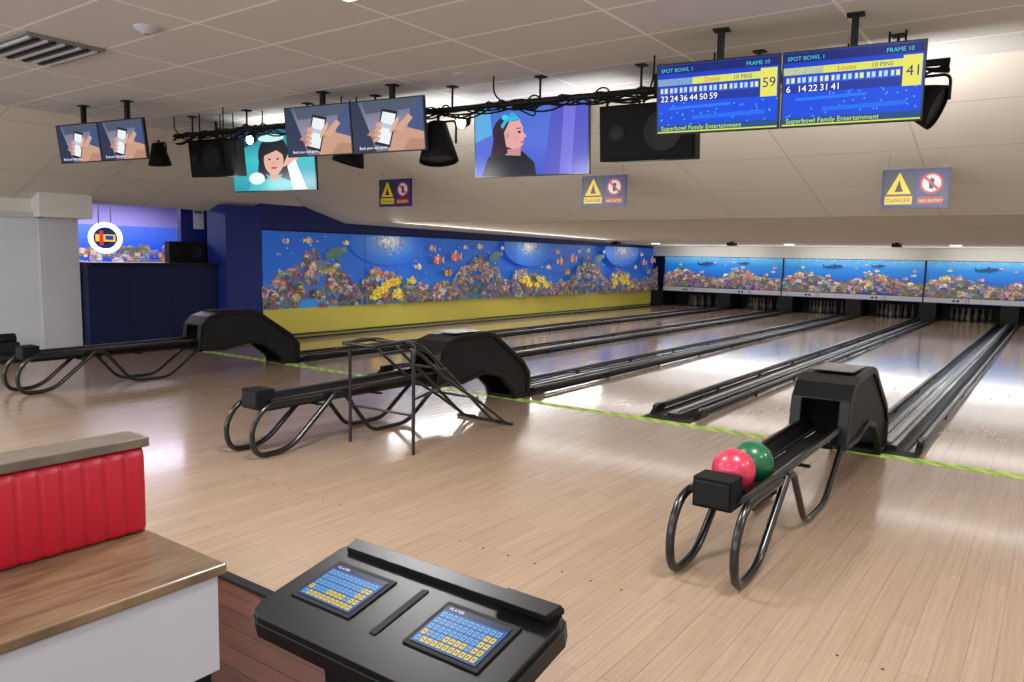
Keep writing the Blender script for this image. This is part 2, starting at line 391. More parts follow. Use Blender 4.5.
# ================================================================ MURAL LEFT WALL
a=Art((XW+0.006,8.1,0.5),(0,1,0),(0,0,1),YF-8.1,1.37,0.00006)
W=YF-8.1; H=1.37
rng=random.Random(3)
BG=(36,106,214)
a.grad(0,0,W,H,[(0,(60,150,220)),(0.4,BG),(0.85,BG),(1,BG)])
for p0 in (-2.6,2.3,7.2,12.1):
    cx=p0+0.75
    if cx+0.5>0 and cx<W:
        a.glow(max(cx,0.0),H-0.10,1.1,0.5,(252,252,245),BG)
    def hf(x,p0=p0):
        t=(x-p0)/4.9
        return 0.26+0.66*math.exp(-((t-0.76)/0.16)**2)+0.38*math.exp(-((t-0.10)/0.12)**2)+0.12*math.sin(t*23)**2
    x0=max(0,p0); x1=min(W,p0+4.9)
    if x1>x0: reef(a,x0,x1,hf,int(150*(x1-x0)),rng,0.095)
    for i in range(10):
        x=p0+rng.uniform(0.2,1.5); y=rng.uniform(0.15,0.5)
        if 0.1<x<W-0.1: a.fish(x,y,rng.uniform(0.2,0.34),(248,214,30),(252,236,120),1)
    for (dx,y,L,c1,c2) in [(1.95,1.15,.2,(250,160,60),(255,255,250)),(2.15,0.90,.34,(236,98,30),(255,250,240)),(2.75,0.98,.36,(240,110,36),(255,250,240)),(2.5,0.62,.28,(246,190,40),(30,40,60)),(1.55,0.75,.2,(250,220,50),(255,255,255)),(3.1,1.2,.18,(240,240,230),(40,60,120)),(3.6,1.22,.2,(250,200,60),(255,250,240)),(4.5,1.2,.16,(250,220,90),(255,255,255))]:
        x=p0+dx
        if 0.2<x<W-0.2: a.fish(x,y,L,c1,c2,rng.choice([1,-1]))
    for i in range(18):
        x=p0+rng.uniform(0.3,4.6); y=rng.uniform(0.75,1.3)
        if 0.1<x<W-0.1: a.ell(x,y,.035,.014,rng.choice([(180,210,240),(240,220,140),(90,130,200)]),8,rng.uniform(-.4,.4))
    for i in range(22):
        x=p0+rng.uniform(1.5,4.6); y=rng.uniform(0.5,1.32)
        if 0.1<x<W-0.1: a.ell(x,y,.012,.012,(214,236,250),7)
    if 0<p0<W: a.rect(p0-0.010,0,p0+0.010,H,(16,50,130))
    x=p0+4.2
    if 0<x<W:
        a.ell(x,1.0,0.22,0.11,(90,130,120),14,0.3); a.ell(x+0.25,1.07,0.07,0.05,(120,150,130),10); a.poly([(x,0.95),(x+0.2,0.76),(x+0.12,0.95)],(80,120,110)); a.poly([(x-.1,0.97),(x-.25,0.84),(x-.05,0.92)],(80,120,110))
a.obj('reef_wall_mural','artprint')
simple_box('trim_mural_cap',XW,XW+0.02,8.1,YF,1.87,1.9,'navy')
# ================================================================ PIN END MASKS
pb=[-10.78,-6.9,-3.08,0.74,4.5]
simple_box('wall_bulkhead_far',-11.3,4.5,YF-0.02,YF+0.1,1.63,2.0,'cream')
k=9
for i in range(4):
    e=empty('masking_unit',(0,0,0))
    x0,x1=pb[i]+0.02,pb[i+1]-0.02; w=x1-x0; h=0.97
    bb=MB(); bb.box(x0,x1,YF,YF+0.06,0.62,1.63,'navy'); bb.box(x0,x1,YF-0.07,YF+0.06,0.49,0.63,'white'); bb.box(x0-0.03,x0+0.01,YF-0.03,YF+0.06,0.49,1.63,'dark'); bb.obj('mask_frame',e)
    a=Art((x0,YF-0.004,0.645),(1,0,0),(0,0,1),w,h,0.00008); rng=random.Random(20)
    a.grad(0,0,w,h,[(0,(8,70,150)),(0.4,(14,100,200)),(0.75,(30,136,220)),(1,(110,190,236))])
    reef(a,0,w,lambda x:0.30+0.26*math.sin(x*1.6+0.5)**2,440,rng,0.10)
    for cx,cy,L in [(w*.38,.76,.5),(w*.70,.80,.34)]:
        a.ell(cx,cy,L*.5,L*.09,(16,66,126),16,0.1); a.poly([(cx-L*.45,cy),(cx-L*.62,cy+L*.16),(cx-L*.55,cy-L*.12)],(16,66,126)); a.poly([(cx-L*.05,cy+.03),(cx+.02,cy+L*.2),(cx+L*.12,cy+.03)],(16,66,126)); a.poly([(cx+L*.1,cy-.02),(cx-.02,cy-L*.2),(cx+L*.2,cy-.03)],(20,76,136))
    for j in range(14): a.fish(rng.uniform(.2,w-.2),rng.uniform(.4,.85),rng.uniform(.07,.15),rng.choice([(250,190,60),(240,140,70),(240,220,100),(200,220,240)]),(240,240,230),rng.choice([1,-1]))
    a.obj('reef_mask_print','artmask',e)
    a=Art((x0,YF-0.072,0.49),(1,0,0),(0,0,1),w,0.14,0.0004)
    for j in (0,1):
        cx=w*(0.27+0.48*j); a.text(str(k),cx,0.025,0.13,(20,24,60),'c'); k+=1
        for q in range(2): a.poly([(cx-.18-q*.1,.03),(cx-.18-q*.1,.11),(cx-.27-q*.1,.07)],(20,24,60))
    a.rect(0,0.0,w,0.012,(20,60,160))
    a.obj('lane_numbers','artsign',e)
b=MB()
for d in DIV+[-10.95]: b.box(d-0.2,d+0.2,YF-0.12,YF+1.2,-0.1,0.48,'blackm')
b.box(-11.15,4.5,YF+1.0,YF+1.1,-0.12,0.9,'blackm'); b.box(-11.15,4.5,YF+0.08,YF+1.0,0.52,0.54,'blackm'); b.obj('pinsetter_partition')
def pins(xc):
    p=MB(); prof=[(0.0001,0),(0.028,0.0),(0.045,0.06),(0.06,0.115),(0.052,0.17),(0.03,0.23),(0.024,0.26),(0.03,0.31),(0.033,0.34),(0.025,0.37),(0.0001,0.382)]
    for r in range(4):
        for q in range(r+1):
            c=(xc+(q-r/2)*0.305,YF+0.18+r*0.22,0.0); p.lathe(prof,c,'pin',12)
            p.lathe([(0.0262,0.245),(0.0262,0.265)],c,'red',12)
    return p.obj('bowling_pin_rack')
for i in range(6): pins((edges[i]+edges[i+1])/2)
# ================================================================ BAR / COUNTER AREA (left)
b=MB(); b.box(-12.0,-11.4,5.32,7.42,0,1.26,'navy'); b.box(-12.05,-11.34,5.32,7.42,1.26,1.30,'black'); b.box(-11.4,-11.385,5.32,7.42,0,0.1,'blackm')
for y in (5.9,6.6): b.box(-11.402,-11.394,y,y+0.01,0.1,1.26,'blackm')
b.obj('bar_counter',bevel=0.004)
simple_box('wall_column_blue',XW-0.5,XW+0.02,7.42,8.12,0,2.26,'blue')
simple_box('wall_column_white',XL-0.2,XL+0.06,4.83,5.3,0,1.92,'white')
b=MB(); b.box(XL-0.2,XL+0.25,4.72,5.42,1.92,2.26,'cream'); b.obj('wall_column_capital')
simple_box('wall_bar_rear',-15.2,-15.0,2.0,10.0,0,2.6,'lav')
simple_box('wall_bar_side',-12.3,-12.2,7.25,9.8,0,2.5,'blue')
simple_box('wall_bar_end',-15.0,-12.2,9.9,10.0,0,2.6,'blue')
simple_box('wall_bar_start',-15.0,-11.9,2.0,2.1,0,2.6,'blue')
simple_box('ceiling_bar',-15.2,-11.7,2.0,10.0,2.45,2.5,mat('bar_ceiling',(200,185,235),0.7))
a=Art((-14.99,5.6,0.8),(0,1,0),(0,0,1),4.2,1.15,0.00008); rng=random.Random(9)
a.grad(0,0,4.2,1.15,[(0,(16,60,170)),(0.6,(30,90,220)),(1,(90,130,235))]); reef(a,0,4.2,lambda x:0.75,330,rng,0.12)
a.obj('bar_reef_mural','artmask')
e=empty('round_wall_sign',(-13.2,6.47,1.68))
b=MB(); b.lathe([(0.22,0.0),(0.26,0.03),(0.22,0.06),(0.185,0.06),(0.18,0.0)],(0,0,0),'lampp',40,(1,-.4,0)); b.lathe([(0.0001,0.02),(0.185,0.02)],(0,0,0),'blue',30,(1,-.4,0)); b.obj('ring',e)
b=MB(); b.tube([(0,-.1,0.22),(0,-.1,.77)],.01,'steel',8); b.tube([(0,.1,0.22),(0,.1,.77)],.01,'steel',8); b.obj('ceiling_hanger',e)
u_=Vector((.4,1,0)).normalized(); n_=Vector((1,-.4,0)).normalized()
a=Art(n_*0.03-u_*0.15+Vector((0,0,-0.12)),u_,(0,0,1),0.30,0.24,0.001); a.rect(0,.06,.30,.18,(240,190,50)); a.rect(.06,0,.12,.24,(200,60,60)); a.rect(.15,.09,.27,.16,(30,60,160)); a.obj('emblem','artscreen',e)
def speaker(name,w,d,h,loc,rot=(0,0,0),hang=None):
    e=empty(name,loc,rot); b=MB()
    b.prism([(-w/2,-d/2),(w/2,-d/2),(w/2*0.78,d/2),(-w/2*0.78,d/2)],-h/2,h/2,'rubber','z')
    b.box(-w/2+0.02,w/2-0.02,-d/2-0.012,-d/2,-h/2+0.02,h/2-0.02,'rubber')
    b.lathe([(0.0001,0),(min(w,h)*0.3,0.0),(min(w,h)*0.36,0.012),(min(w,h)*0.36,0.0)],(w*0.18,-d/2-0.014,0),'blackm',24,(0,-1,0))
    b.lathe([(0.0001,0),(min(w,h)*0.12,0.0),(min(w,h)*0.15,0.01),(min(w,h)*0.15,0.0)],(-w*0.3,-d/2-0.014,0),'blackm',20,(0,-1,0))
    b.obj('cabinet',e,0.02)
    if hang:
        y=MB(); y.tube([(-w/2-0.02,0,0),(-w/2-0.02,0,h/2+0.06),(w/2+0.02,0,h/2+0.06),(w/2+0.02,0,0)],0.012,'blackm',8,0.04)
        y.tube([(0,0,h/2+0.06),(0,0,h/2+hang)],0.016,'blackm',8); y.obj('yoke',e)
    return e
speaker('counter_speaker',0.64,0.26,0.34,(-11.87,7.08,1.471),(0,0,math.radians(90)))
e=empty('wall_notices'); a=Art((-12.19,7.47,1.84),(0,1,0),(0,0,1),0.50,0.38,0.001)
a.rect(0,.03,.20,.37,(225,225,230)); a.rect(.27,.0,.48,.37,(235,235,240)); a.rect(.03,.3,.17,.33,(60,60,80)); a.rect(.30,.27,.45,.31,(200,60,60)); a.obj('papers','artsign',e)
e=empty('door_1'); b=MB(); b.box(XL+.001,XL+0.02,3.2,4.8,0,1.9,'doorw'); b.box(XL+.001,XL+0.05,3.12,3.2,0,1.98,'white'); b.box(XL+.001,XL+0.05,4.78,4.83,0,1.92,'white'); b.box(XL+.001,XL+0.05,3.12,4.83,1.9,1.98,'white')
b.tube([(XL+0.02,3.35,1.0),(XL+0.07,3.35,1.0),(XL+0.07,3.5,1.0)],0.012,'steel',8); b.obj('leaf',e,0.003)
e=empty('floor_cleaning_machine',(-11.15,4.12,0)); b=MB()
b.lathe([(0.0001,0),(0.2,0.0),(0.22,0.03),(0.22,0.09),(0.16,0.13),(0.0001,0.13)],(0,0,0.0),'blackm',24)
b.box(-0.13,0.13,-0.13,0.13,0.1,0.26,'dark'); b.lathe([(0.0001,-.12),(0.07,-.12),(0.07,.12),(0.0001,.12)],(0,0,0.3),'blackm',16,(0,1,0))
b.tube([(0.1,0,0.18),(0.1,-0.4,0.3),(0.0,-0.9,0.75)],0.018,'blackm',8,0.1); b.obj('body',e,0.01)
# ================================================================ BALL RETURNS
def ball_return(xc,dy=0.0):
    e=empty('ball_return',(xc,dy,0))
    b=MB()
    zt=0.40
    for s in (-1,1):
        b.tube([(s*0.135,3.42,zt),(s*0.135,5.45,zt+0.02)],0.021,'blackt',14)
        b.prism([(s*0.118,zt+0.01),(s*0.125,zt+0.01),(s*0.075,0.335),(s*0.068,0.335)],3.42,5.5,'black','y')
        b.tube([(s*0.06,3.45,0.350),(s*0.06,5.5,0.365)],0.008,'dark',8)
    b.box(-0.07,0.07,3.42,5.5,0.322,0.330,'blackm')
    for y in (3.9,4.55,5.1): b.box(-0.135,0.135,y-0.02,y+0.02,0.31,0.322,'blackm')
    b.obj('track',e)
    b=MB(); b.box(-0.095,0.095,3.35,3.50,0.345,0.49,'rubber'); b.box(-0.085,0.085,3.34,3.35,0.36,0.475,'blackm'); b.obj('end_stop',e,0.012)
    b=MB()
    for s in (-1,1):
        x=s*0.155
        b.tube([(x,3.9,0.385),(x,3.36,0.385),(x,3.24,0.22),(x,3.28,0.021),(x,3.58,0.021),(x,4.02,0.385)],0.021,'blackt',14,0.13)
        b.tube([(x,4.0,0.39),(x,4.12,0.385),(x,4.42,0.021),(x,4.85,0.021),(x,5.32,0.36)],0.019,'blackt',14,0.1)
    b.tube([(-0.155,4.13,0.36),(0.155,4.13,0.36)],0.012,'blackt',10)
    b.obj('tube_legs',e)
    b=MB()
    outl=[(5.22,0.28),(5.26,0.60),(5.36,0.70),(5.50,0.74),(5.98,0.76),(6.10,0.73),(6.62,0.40),(6.74,0.26),(6.74,0.0)]
    b.strip(outl[1:],0.05,-0.19,0.19,'black')
    b.strip(outl[:2],0.05,-0.19,-0.12,'black'); b.strip(outl[:2],0.05,0.12,0.19,'black'); b.strip([(5.222,0.28),(5.226,0.32)],0.05,-0.12,0.12,'black')
    low=[(6.74,0.0),(6.46,0.0),(6.42,0.10),(6.20,0.27),(5.95,0.33),(5.60,0.27),(5.22,0.28)]
    b.strip(low,0.04,-0.19,-0.14,'black'); b.strip(low,0.04,0.14,0.19,'black')
    panel=[(5.24,0.3),(5.28,0.60),(5.38,0.69),(5.50,0.72),(5.97,0.74),(6.08,0.71),(6.60,0.38),(6.71,0.25),(6.71,0.02),(6.48,0.02),(6.43,0.12),(6.21,0.29),(5.95,0.35),(5.60,0.29)]
    for s in (-1,1): b.prism(panel,s*0.155,s*0.170,'dark')
    b.box(-0.16,0.16,5.6,5.62,0.3,0.7,'rubber')
    b.box(-0.15,0.15,6.46,6.70,0,0.04,'blackm')
    b.obj('hood',e,0.008)
    b=MB(); b.box(-0.14,0.14,5.52,5.96,0.757,0.764,mat('hood_top_reflection',(60,42,38),0.3,coat=0.2)); b.obj('hood_lid',e,0.003)  # brown lid colour stands in for reflections on the hood top
    return e
R1=ball_return(-8.60,-0.04); R2=ball_return(-4.79); R3=ball_return(-1.25)
b=MB(); b.sphere((-1.265,3.675,0.4595),0.108,'redball'); b.obj('bowling_ball')
b=MB(); b.sphere((-1.245,3.895,0.461),0.108,'greenball'); b.obj('bowling_ball')
# ================================================================ BOWLING RAMP (tube frame)
e=empty('bowling_ramp')
b=MB(); xl,xr=-4.42,-3.95; r=0.014
b.tube([(xl-0.12,4.10,0.0),(xl-0.12,4.10,0.80),(xl-0.05,4.18,0.83),(xr+0.02,4.18,0.83),(xr+0.08,4.12,0.80),(xr+0.08,4.12,0.0)],r,'blackt',12,0.05)
for x in (xl+0.07,xr-0.07):
    b.tube([(x,3.86,0.83),(x,4.25,0.84),(x,4.42,0.76),(x,5.30,0.05),(x,5.46,0.02)],r,'blackt',12,0.12)
for x in (xl+0.0,xr+0.0):
    b.tube([(x,3.86,0.78),(x,4.22,0.79),(x,4.6,0.50),(x,5.0,0.28),(x,5.42,0.015)],r*0.9,'blackt',12,0.12)
b.tube([(xl-0.12,4.10,0.42),(xl,4.62,0.48)],0.010,'blackt',10)
b.tube([(xr+0.08,4.12,0.42),(xr,4.62,0.48)],0.010,'blackt',10)
b.tube([(xl-0.12,4.10,0.30),(xr+0.08,4.12,0.30)],0.010,'blackt',10)
b.tube([(xl+0.07,3.87,0.83),(xr-0.07,3.87,0.83)],r,'blackt',10)
for y,z in ((4.6,0.62),(5.0,0.33)): b.tube([(xl+0.0,y,z-0.03),(xr,y,z-0.03)],0.010,'blackt',10)
b.tube([(xl-0.10,5.42,0.015),(xr+0.06,5.42,0.015)],r,'blackt',10)
b.obj('tube_frame',e)
# ================================================================ SCORING CONSOLE
e=empty('scoring_console',(-1.04,1.075,0.775),(0,0,math.radians(0)))
ti=math.radians(12)
b=MB(); b.X=Matrix.Rotation(ti,4,'X')
w=0.310; d=0.155
out=[(-w,-d+0.04),(-w+0.015,-d+.012),(-w+0.04,-d),(w-0.04,-d),(w-.012,-d+.012),(w,-d+0.04),(w,d-0.04),(w-.012,d-.012),(w-0.04,d),(-w+0.04,d),(-w+.012,d-.012),(-w,d-0.04)]
b.prism(out,-0.03,0.0,'black','z')
rim=[(x*1.02,y*1.03) for x,y in out]; b.prism(rim,-0.05,-0.014,'black','z')
b.prism([(-w+0.03,d-0.045),(w-0.02,d-0.045),(w-0.01,d-0.005),(-w+0.02,d-0.005)],0.0,0.014,'black','z')
b.prism([(0.16,d-0.055),(w-0.02,d-0.055),(w-0.01,d-0.012),(0.17,d-0.012)],0.012,0.024,'black','z')
KX=(-0.172,0.160)
for cx in KX: b.box(cx-0.092,cx+0.092,-0.070,0.072,0.0,0.004,'blackm')
b.box(-0.012,0.006,-0.08,0.08,0.0,0.003,'blackm')
b.obj('desk_top',e,0.010,seg=3)
U=Vector((1,0,0)); V=Vector((0,math.cos(ti),math.sin(ti))); N=U.cross(V)
for k2,cx in enumerate(KX):
    o=U*(cx-0.08)+V*(-0.060)+N*0.0052
    a=Art(o,U,V,0.16,0.118,0.0003)
    kw=0.0137; kh=0.0194
    a.rect(0,0,0.16,0.118,(26,72,140)); a.rect(0.0,0.103,0.16,0.118,(14,28,70))
    for r_ in range(5):
        for c_ in range(11):
            x=0.005+c_*kw; y=0.005+r_*kh
            yel=(r_==0 and c_>0) or (c_>8 and r_<4) or (r_==1 and c_ in(0,4,5,6,7))
            a.rect(x,y,x+kw*.8,y+kh*.78,(196,176,56) if yel else (84,146,198),same=(r_+c_>0))
    for r_ in range(5):
        for c_ in range(11):
            x=0.005+c_*kw; y=0.005+r_*kh
            a.rect(x+0.004,y+0.005,x+0.007,y+0.010,(30,40,70),same=(r_+c_>0))
    a.text('PLAYER',0.01,0.106,0.011,(220,220,240))
    a.obj('touch_keypad_%d'%(k2+1),'artscreen',e)
b=MB()
b.hexa([(-0.15,-0.02,-0.775),(0.15,-0.02,-0.775),(0.15,0.16,-0.775),(-0.15,0.16,-0.775)],[(-0.16,-0.08,-0.055),(0.18,-0.08,-0.055),(0.18,0.12,-0.02),(-0.16,0.12,-0.02)],'black')
b.box(-0.22,0.22,-0.1,0.2,-0.775,-0.745,'blackm'); b.obj('pedestal',e,0.01)
# ================================================================ BOOTH BENCH
e=empty('booth_bench'); xf=-2.215; xb=-2.71; ye=1.45; y0=-2.0
b=MB(); b.box(xb-0.14,xf,y0,ye,0.415,0.45,'oak'); b.obj('seat_top',e,0.006)
b=MB(); b.box(xb-0.12,xf-0.025,y0,ye-0.02,0.07,0.415,'white'); b.box(xb-0.1,xf-0.045,y0,ye-0.04,0,0.07,'blackm'); b.obj('seat_base',e,0.003)
b=MB(); b.box(xb-0.13,xb-0.02,y0,ye-0.012,0.45,0.775,'greyoak'); b.box(xb-0.145,xb+0.012,y0,ye+0.005,0.775,0.81,'greyoak'); b.obj('back_frame',e,0.004)
vs=[];fs=[];pit=0.0715; ns=10; nch=40; cols=0; rows=[0.452,0.458,0.475,0.6,0.74,0.765,0.772]; off=[0.0,0.012,0.02,0.022,0.02,0.012,0.0]
for ci in range(nch):
    for j in range(ns):
        y=ye-0.012-(ci+j/ns)*pit; bul=0.010*math.sin(math.pi*j/ns)**0.45 if j else 0.0
        for z,o_ in zip(rows,off): vs.append((xb-0.02+o_+bul*(1 if o_>0 else 0),y,z))
        cols+=1
nr=len(rows)
for c in range(cols-1):
    for r_ in range(nr-1): fs.append((c*nr+r_,c*nr+r_+1,(c+1)*nr+r_+1,(c+1)*nr+r_))
b=MB(); b.add(vs,fs,'red',True); b.box(xb-0.03,xb-0.012,ye-0.03,ye-0.012,0.452,0.772,'red'); b.obj('red_back_cushion',e)
# ================================================================ OVERHEAD SCREENS
def tv(name,loc,w,h,yaw,tilt,artf,brk=True,cz=ZC):
    e=empty(name,loc,(0,0,yaw)); 
    R=Matrix.Rotation(tilt,4,'X')
    b=MB(); b.X=R; t=0.012
    b.box(-w/2,w/2,0,0.035,-h/2,h/2,'black'); b.box(-w/2*0.6,w/2*0.6,0.035,0.07,-h/2*0.6,h/2*0.6,'blackm'); b.obj('casing',e,0.004)
    o=R@Vector((-w/2+t,-0.002,-h/2+t)); V=R.to_3x3()@Vector((0,0,1))
    a=Art(o,(1,0,0),V,w-2*t,h-2*t,0.00008); artf(a); a.obj('display',"artscreen",e)
    if brk:
        b=MB(); top=cz-loc[2]; b.box(-0.02,0.02,0.05,0.09,0.0,top,'blackm'); b.box(-0.05,0.05,0.03,0.11,top-0.012,top,'blackm'); b.box(-0.1,0.1,0.04,0.08,-0.08,0.08,'blackm'); b.obj('ceiling_bracket',e)
    return e
def score(name,nums,total,seed):
    def f(a):
        w,h=a.w,a.h; rng=random.Random(seed)
        a.grad(0,0,w,h,[(0,(10,66,200)),(0.5,(8,70,214)),(1,(8,44,160))])
        for i in range(34): a.ell(rng.uniform(0,w),rng.uniform(.05,h*.45),.006,.005,(70,160,240),6)
        a.rect(0,h*.87,w,h*.99,(6,24,104)); a.text('SPOT BOWL 1',.02,h*.895,.034,(70,190,200)); a.text('FRAME 10',w*.74,h*.895,.034,(70,190,200))
        a.rect(w*.0,h*.70,w*.88,h*.80,(206,210,90)); a.rect(0,h*.70,w*.3,h*.80,(50,120,210),same=True); a.text(name,w*.40,h*.72,.040,(200,60,60),'l'); a.text('10 PINS',w*.64,h*.72,.036,(40,50,120))
        a.rect(0,h*.45,w*.86,h*.685,(20,44,144))
        for i in range(10):
            x=.012+i*(w*.84/10); a.rect(x,h*.57,x+w*.076,h*.675,(36,88,206),same=(i>0))
        for i in range(10):
            x=.012+i*(w*.84/10); a.rect(x+w*.045,h*.59,x+w*.070,h*.66,(170,196,240) if i%3 else (230,220,110),same=(i>0)); 
        for i in range(10):
            x=.012+i*(w*.84/10); a.rect(x+w*.01,h*.59,x+w*.03,h*.66,(200,214,246),same=(i>0))
        for i,n in enumerate(nums): a.text(str(n),.018+i*(w*.84/10),h*.465,.054,(250,250,255))
        a.rect(w*.86,h*.44,w*.99,h*.84,(216,212,90)); a.text(str(total),w*.925,h*.57,.085,(30,40,110),'c')
        a.poly([(w*.1,h*.38),(w*.62,h*.40),(w*.62,h*.36),(w*.1,h*.34)],(30,110,226))
        a.poly([(w*.3,h*.24),(w*.9,h*.26),(w*.9,h*.2),(w*.3,h*.18)],(20,100,220))
        a.rect(0,0.0,w,h*.11,(14,70,120)); a.rect(0,0,w,h*.02,(200,210,60)); a.text("Superbowl Family Entertainment",w*.03,h*.035,.040,(190,220,70),'l')
    return f
def phone(flip=0):
    def f(a):
        w,h=a.w,a.h
        a.grad(0,0,w,h,[(0,(104,98,122)),(.5,(134,128,150)),(1,(80,88,116))])
        a.poly([(0,0),(w*.32,0),(w*.22,h*.5),(w*.1,h),(0,h)],(36,46,72))
        a.poly([(w*.72,0),(w,0),(w,h),(w*.86,h)],(58,76,120)); a.poly([(w*.2,h*.75),(w*.9,h*.8),(w*.95,h),(w*.15,h)],(70,78,98))
        a.poly([(w,0),(w,h*.34),(w*.78,h*.44),(w*.6,h*.42),(w*.46,h*.2),(w*.5,0)],(186,142,120))
        a.poly([(w*.7,h*.0),(w,0),(w,h*.2),(w*.8,h*.22)],(166,122,104))
        a.poly([(w*.2,h*.34),(w*.3,h*.28),(w*.62,h*.34),(w*.6,h*.46),(w*.3,h*.44)],(172,126,106))
        a.poly([(w*.30,h*.14),(w*.52,h*.06),(w*.66,h*.76),(w*.44,h*.84)],(20,20,24)); a.poly([(w*.325,h*.2),(w*.51,h*.12),(w*.63,h*.71),(w*.45,h*.78)],(216,222,230))
        a.poly([(w*.36,h*.5),(w*.55,h*.42),(w*.57,h*.5),(w*.385,h*.58)],(170,180,206))
        for i in range(4):
            y=h*(.24+.1*i); a.ell(w*(.34+.015*i),y,w*.055,h*.042,(198,152,128),14,0.3)
        a.ell(w*.60,h*.5,w*.11,h*.05,(204,160,134),16,0.9)
        a.poly([(w*.6,h*.42),(w*.7,h*.36),(w*.86,h*.62),(w*.8,h*.7)],(196,150,126))
        a.text('Book your next game',w*.08,h*.05,.035,(240,240,250))
    return f
def teal(a):
    w,h=a.w,a.h
    a.grad(0,0,w,h,[(0,(36,140,160)),(.5,(62,180,190)),(1,(28,84,112))])
    a.poly([(0,h*.6),(w*.3,h*.8),(w*.5,h),(0,h)],(24,60,90))
    a.poly([(w*.18,0),(w*.3,h*.3),(w*.75,h*.32),(w*.92,0)],(56,176,184)); 
    a.ell(w*.52,h*.55,w*.19,h*.33,(20,24,36),24); a.poly([(w*.34,h*.5),(w*.3,h*.12),(w*.44,h*.2)],(20,24,36)); a.poly([(w*.68,h*.5),(w*.78,h*.1),(w*.6,h*.2)],(24,26,38))
    a.poly([(w*.46,h*.3),(w*.58,h*.3),(w*.57,h*.16),(w*.47,h*.16)],(190,142,122))
    a.ell(w*.52,h*.48,w*.12,h*.23,(210,164,146),24); a.poly([(w*.4,h*.56),(w*.46,h*.72),(w*.62,h*.7),(w*.65,h*.55),(w*.56,h*.64)],(22,24,36))
    a.ell(w*.47,h*.5,w*.016,h*.016,(30,20,20),8); a.ell(w*.57,h*.5,w*.016,h*.016,(30,20,20),8,same=True); a.ell(w*.52,h*.36,w*.04,h*.018,(180,60,70),10); a.poly([(w*.515,h*.48),(w*.535,h*.42),(w*.505,h*.42)],(194,142,122))
    a.poly([(w*.62,h*.36),(w*.8,h*.46),(w*.84,h*.6),(w*.7,h*.58)],(212,168,150)); a.poly([(w*.78,h*.48),(w*.9,h*.0),(w*.74,0),(w*.68,h*.38)],(216,228,228))
    a.ell(w*.3,h*.2,w*.1,h*.1,(216,230,230),16); a.ell(w*.5,h*.84,w*.16,h*.06,(190,226,226),16)
def girl(a):
    w,h=a.w,a.h
    a.grad(0,0,w,h,[(0,(56,76,180)),(.5,(80,104,204)),(1,(66,104,190))])
    a.poly([(w*.62,0),(w,0),(w,h),(w*.7,h)],(76,80,180)); a.poly([(w*.76,0),(w*.86,0),(w*.9,h),(w*.8,h)],(110,104,204)); a.poly([(0,h*.5),(w*.16,h*.6),(w*.14,h),(0,h)],(86,160,210))
    a.poly([(w*.06,0),(w*.12,h*.28),(w*.26,h*.38),(w*.44,h*.34),(w*.54,h*.18),(w*.56,0)],(22,22,36))
    a.poly([(w*.28,h*.30),(w*.42,h*.28),(w*.42,h*.44),(w*.27,h*.46)],(186,132,132))
    a.ell(w*.30,h*.62,w*.135,h*.24,(52,34,50),24); a.poly([(w*.18,h*.6),(w*.14,h*.25),(w*.3,h*.32),(w*.3,h*.6)],(46,30,46))
    a.poly([(w*.29,h*.42),(w*.27,h*.62),(w*.32,h*.78),(w*.41,h*.79),(w*.445,h*.68),(w*.44,h*.63),(w*.475,h*.55),(w*.45,h*.53),(w*.452,h*.50),(w*.44,h*.48),(w*.448,h*.455),(w*.42,h*.40),(w*.36,h*.38)],(210,156,152))
    a.ell(w*.41,h*.62,w*.015,h*.018,(30,20,30),8); a.poly([(w*.385,h*.665),(w*.43,h*.67),(w*.43,h*.68),(w*.385,h*.68)],(70,40,50)); a.ell(w*.435,h*.475,w*.018,h*.012,(180,60,90),8); a.ell(w*.3,h*.58,w*.022,h*.045,(196,140,138),12); a.ell(w*.375,h*.52,w*.03,h*.04,(220,142,152),12)
    a.poly([(w*.24,h*.72),(w*.3,h*.86),(w*.38,h*.86),(w*.44,h*.76),(w*.4,h*.80),(w*.3,h*.78),(w*.26,h*.68)],(40,180,210))
    a.ell(w*.28,h*.84,w*.03,h*.04,(60,190,220),12); a.ell(w*.35,h*.87,w*.03,h*.035,(60,150,220),12)
Yw=0.15
def pair(cx,cy,cz,w,h,f1,f2,yaw=Yw,tilt=0.12):
    c,s_=math.cos(yaw),math.sin(yaw)
    tv('score_monitor',(cx-c*w/2,cy-s_*w/2,cz),w-0.006,h,yaw,tilt,f1); tv('score_monitor',(cx+c*w/2,cy+s_*w/2,cz+0.0),w-0.006,h,yaw,tilt,f2)
pair(-1.53,4.94,2.565,0.80,0.455,score('Daniel',[22,24,36,44,50,59],59,1),score('Louise',[6,14,22,31,41],41,2))
pair(-5.36,4.87,2.635,0.80,0.46,phone(),phone())
pair(-8.2,4.0,2.60,0.70,0.40,phone(),phone())
tv('television',(-4.24,6.1,2.615),1.24,0.68,0.12,0.06,girl)
tv('television',(-7.70,5.75,2.59),1.36,0.74,0.12,0.06,teal)
